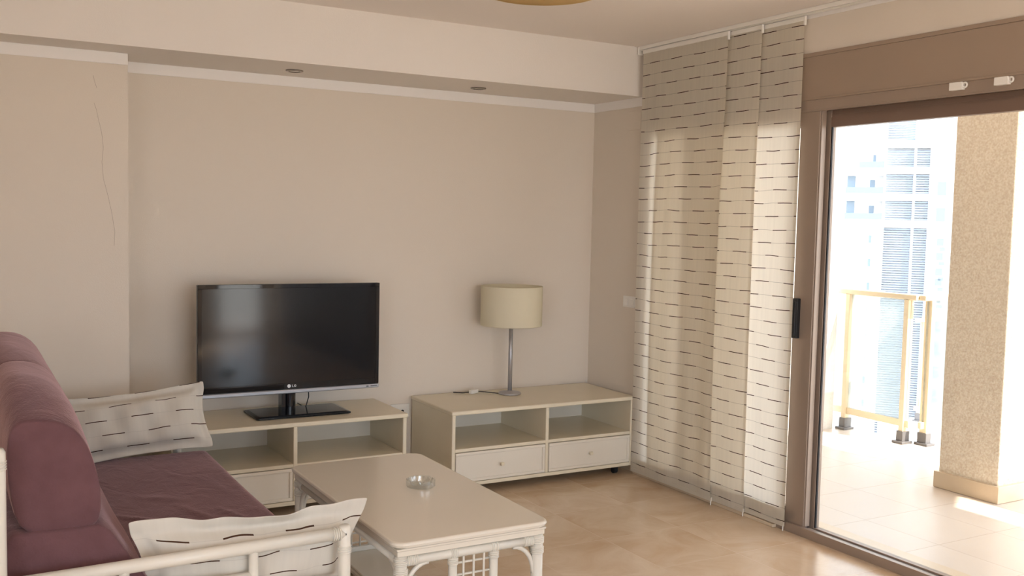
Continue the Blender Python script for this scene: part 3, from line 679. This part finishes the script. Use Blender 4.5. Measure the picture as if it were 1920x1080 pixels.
# ---------------------------------------------------------------- pillows
def pillow(label, w, h, thick, fl, mtx, seed, bend=0, ruff=.012, fold=0, taper=0):
    random.seed(seed); bm = new_bm(); uvl = bm.loops.layers.uv.new('uv'); NX, NY = 40, 26
    a, b = w/2, h/2; ai, bi = a-fl, b-fl
    ph = [random.uniform(0, 6.28) for _ in range(8)]
    sheets = []
    for side in (1, -1):
        g = []
        for i in range(NX+1):
            row = []
            for j in range(NY+1):
                u = -a+2*a*i/NX; v = -b+2*b*j/NY
                iu = min(1, abs(u)/ai); iv = min(1, abs(v)/bi)
                d = (max(0, 1-iu**3)**.42)*(max(0, 1-iv**3)**.42)
                inn = d > 1e-6
                wr_ = .007*math.sin(18*u+ph[0]+3*v)*math.cos(13*v+ph[1]) + .006*math.sin(31*u-23*v+ph[2]) + .004*math.sin(52*u+17*v+ph[3])
                y = side*(thick/2*d + (.0015 if not inn else .0025)) + (wr_*d)
                if not inn:
                    o_ = max(abs(u)-ai, 0)/fl; p_ = max(abs(v)-bi, 0)/fl; f = max(o_, p_)
                    y += ruff*f*(math.sin(27*u+ph[3]) + .7*math.sin(47*u+19*v+ph[4]) + math.sin(24*v+ph[5]))*.6
                if fold and v > bi: y -= fold*((v-bi)/fl)*(.6+.4*math.sin(11*u+ph[6]))
                pin = .012*(1-abs(math.cos(PI*u/w)))*0
                x = u*(1-.035*(1-iv**2)*0) ; z = v + bend*(u/a)**2
                x = u - .02*math.copysign(1, u)*iu**3*(1-iv*iv); z -= .015*math.copysign(1, v)*iv**3*(1-iu*iu)
                x *= 1-taper*(b-v)/(2*b)
                row.append((bm.verts.new(mtx @ Vector((x, y, z+b))), (u, v)))
            g.append(row)
        for i in range(NX):
            for j in range(NY):
                q = [g[i][j], g[i+1][j], g[i+1][j+1], g[i][j+1]]
                if side < 0: q.reverse()
                f = bm.faces.new([c[0] for c in q])
                for lp_, c in zip(f.loops, q): lp_[uvl].uv = c[1]
        sheets.append(g)
    A, B = sheets
    edge = [(i, 0) for i in range(NX)] + [(NX, j) for j in range(NY)] + [(i, NY) for i in range(NX, 0, -1)] + [(0, j) for j in range(NY, 0, -1)]
    for k in range(len(edge)):
        p, q = edge[k], edge[(k+1) % len(edge)]
        f = bm.faces.new((A[p[0]][p[1]][0], B[p[0]][p[1]][0], B[q[0]][q[1]][0], A[q[0]][q[1]][0]))
        for lp_, c in zip(f.loops, (A[p[0]][p[1]][1],)*2 + (A[q[0]][q[1]][1],)*2): lp_[uvl].uv = c
    o = obj('throw_pillow', bm, PILC, smooth=True, sub=1)
    return tag(o, label, 'pillow', None)
def frame(o, xdir, zdir):
    x = Vector(xdir).normalized(); z = Vector(zdir); z = (z-x*z.dot(x)).normalized(); y = z.cross(x)
    m = Matrix((( x.x, y.x, z.x, o[0]), (x.y, y.y, z.y, o[1]), (x.z, y.z, z.z, o[2]), (0, 0, 0, 1))); return m
pillow('cream pillow with brown dashes leaning at the far end of the plum sofa', .66, .315, .11, .035, frame((-2.945, -.745, .436), (1, 0, .07), (0, .42, 1)), 5, ruff=.007)
pillow('cream pillow with brown dashes and ruffled edge behind the near bamboo arm', .74, .30, .14, .046, frame((-2.885, -2.375, .345), (1, -.02, -.02), (0, -.13, 1)), 11, ruff=.015, fold=.045, taper=.17)

# ---------------------------------------------------------------- curtains
tr = thing('curtain_track', 'white ceiling curtain track above the three dashed curtain panels', 'curtain rail', (-.03, -1.2, Hc-.02))
bm = new_bm(); box(bm, -.056, -.008, -4.0, -.535, Hc-.022, Hc-.0005)
for x in (-.044, -.032, -.020): box(bm, x-.0035, x+.0035, -4.0, -.535, Hc-.026, Hc-.022)
obj('track_rail', bm, WPLAST, tr, bevel=.002)
bm = new_bm(); box(bm, -.060, -.006, -.536, -.528, Hc-.05, Hc-.0005); obj('end_cap', bm, WPLAST, tr, bevel=.003)
def curtain(label, y0, y1, x, seed):
    random.seed(seed); bm = new_bm(); uvl = bm.loops.layers.uv.new('uv')
    NU, NV = 48, 60; z0, z1 = .025, Hc-.03; g = []
    ph = [random.uniform(0, 6.28) for _ in range(6)]
    for i in range(NU+1):
        row = []
        for j in range(NV+1):
            s = i/NU; t = j/NV; y = y0+(y1-y0)*s; z = z0+(z1-z0)*t
            a = 1 - t**3
            bl = math.sin(PI*min(1, t*1.15))**.8 if t < .87 else 0
            d = (.35+.65*bl)*min(1, 3*(1-t))*(.013*(1+math.sin(2*PI*(y+.45)/.52+.5*t)) + .004*(1+math.sin(2*PI*y/.19+1.3*t))) * (1-.8*math.exp(-((y+1.86)/.13)**2)) + a*(.0014*math.sin(31*s+ph[2]+3*t))
            if t < .01: d *= .8
            row.append((bm.verts.new((x-.003-d*.9, y + .006*math.sin(3*t+ph[3])*(1-t), z)), (abs(y-y0), z)))
        g.append(row)
    for i in range(NU):
        for j in range(NV):
            q = [g[i][j], g[i+1][j], g[i+1][j+1], g[i][j+1]]
            f = bm.faces.new([c[0] for c in q])
            for lp_, c in zip(f.loops, q): lp_[uvl].uv = (c[1][0]+seed*.037, c[1][1]+seed*.013)
    def strip(i0, i1, j0, j1, ea, eb, off):    # second cloth layer: hem below, side strips added to imitate shadow at edges
        base = len(bm.verts)
        P = [[(g[i][j][0].co.copy(), g[i][j][1]) for j in range(j0, j1+1)] for i in range(i0, i1+1)]
        Q = []
        for ii, col in enumerate(P):
            row = []
            for jj, (c, uvv) in enumerate(col):
                c = c.copy(); c.x += off; row.append((bm.verts.new(c), uvv))
            Q.append(row)
        for i in range(len(Q)-1):
            for j in range(len(Q[0])-1):
                q = [Q[i][j], Q[i+1][j], Q[i+1][j+1], Q[i][j+1]]
                f = bm.faces.new([c[0] for c in q])
                for lp_, c in zip(f.loops, q): lp_[uvl].uv = (c[1][0]+seed*.037, c[1][1]+seed*.013)
    strip(0, 1, 0, NV, 0, 0, .0015); strip(NU-1, NU, 0, NV, 0, 0, .0015); strip(0, NU, 0, 2, 0, 0, .0015); strip(0, NU, 0, 2, 0, 0, .003)
    o = obj('sliding_curtain', bm, CURT, smooth=True)
    tag(o, label, 'curtain', 'sliding curtain panels beside the terrace door')
    bm = new_bm(); box(bm, x-.008, x+.001, y1, y0, z0-.001, z0+.02); q = obj('hem_bar', bm, CURT, o)
    bm = new_bm(); box(bm, x-.006, x+.002, y1-.004, y0+.004, Hc-.05, Hc-.028); obj('header_bar', bm, WPLAST, o, bevel=.001)
    bm = new_bm(); box(bm, x-.011, x+.003, y1-.010, y1, Hc-.072, Hc-.027); obj('edge_clip', bm, WPLAST, o, bevel=.002)
    bm = new_bm(); tube(bm, [(x-.006, y1+.004, .002), (x-.006, y1+.004, .03)], .003, 8); obj('hem_tip', bm, WPLAST, o)
    return o
curtain('widest curtain panel at the left, nearest the corner cabinet', -.577, -1.315, -.049, 1)
curtain('narrow middle curtain panel between the other two', -.745, -1.552, -.034, 2)
curtain('rightmost curtain panel, brightly backlit beside the door handle', -.985, -1.828, -.019, 3)

# ---------------------------------------------------------------- ceiling and wall fittings
def downlight(x, y, label):
    t = thing('recessed_spotlight', label, 'spotlight', (x, y, 2.3065), 0, 'recessed spotlights under the beam')
    bm = new_bm(); lathe(bm, [(.046, 2.3064), (.046, 2.302), (.040, 2.299), (.030, 2.300), (.029, 2.3064)], x, y, 32, closed=True); obj('rim', bm, mat('chrome', (.30, .27, .24), .2, metal=.9), t, smooth=True)
    bm = new_bm(); lathe(bm, [(0, 2.3005), (.022, 2.301), (.0285, 2.3035), (.0285, 2.306), (0, 2.306)], x, y, 24); obj('lens', bm, mat('lens', (.6, .56, .48), .15), t, smooth=True)
downlight(-2.081, -.242, 'small round chrome spotlight in the beam, left one above the television')
downlight(-.984, -.238, 'small round chrome spotlight in the beam, right one above the lamp')
CZ = 2.478
cl = thing('ceiling_lamp', 'round amber dish lamp close under the ceiling, in front of the beam', 'lamp', (-1.54, -1.84, Hc))
bm = new_bm(); lathe(bm, [(0, CZ), (.15, CZ), (.235, CZ+.005), (.25, CZ+.015), (.247, CZ+.019), (.232, CZ+.011), (.15, CZ+.006), (0, CZ+.006)], -1.54, -1.84, 64); obj('dish', bm, AMBER, cl, smooth=True)
bm = new_bm(); torus(bm, (-1.54, -1.84, CZ+.012), (0, 0, 1), .2485, .004, 64, 8); obj('rim', bm, mat('brass', (.8, .68, .40), .3, metal=.5), cl, smooth=True)
bm = new_bm(); lathe(bm, [(0, CZ+.006), (.03, CZ+.006), (.03, 2.56), (.08, 2.57), (.08, 2.6), (0, 2.6)], -1.54, -1.84, 32); obj('mount', bm, WPLAST, cl, smooth=True)
sw = thing('light_switch', 'white light switch on the side wall at the left curtain edge', 'switch', (0, -.478, 1.05))
bm = new_bm(); box(bm, -.010, 0, -.505, -.385, 1.018, 1.088); pl = obj('plate', bm, WPLAST, sw, bevel=.002)
for y in (-.474, -.416):
    bm = new_bm(); box(bm, -.014, -.009, y-.022, y+.022, 1.028, 1.072); obj('rocker', bm, WPLAST, sw, bevel=.002)
bm = new_bm(); box(bm, -.005, 0, -.505, -.368, 2.112, 2.228); tag(obj('junction_cover', bm, WALL, bevel=.002), 'blank painted cover plate high on the side wall by the curtain', 'cover plate')
so_ = thing('wall_socket', 'white wall socket between the two cream units', 'socket', (-1.36, 0, .38))
bm = new_bm(); box(bm, -1.41, -1.29, -.010, 0, .355, .435); obj('plate', bm, WPLAST, so_, bevel=.002)
bm = new_bm(); tube(bm, [(-1.335, -.012, .39), (-1.335, -.009, .39)], .010, 12); obj('socket_hole', bm, BLACK, so_)
bm = new_bm(); tube(bm, [(-1.40, -.012, .34), (-1.385, -.03, .29), (-1.40, -.03, .22), (-1.38, -.03, .12), (-1.40, -.04, .02), (-1.42, -.10, .006), (-1.36, -.2, .006)], .0035, 8)
tag(obj('power_cable', bm, BLACK, smooth=True), 'black power cable hanging between the two cream units', 'cable')
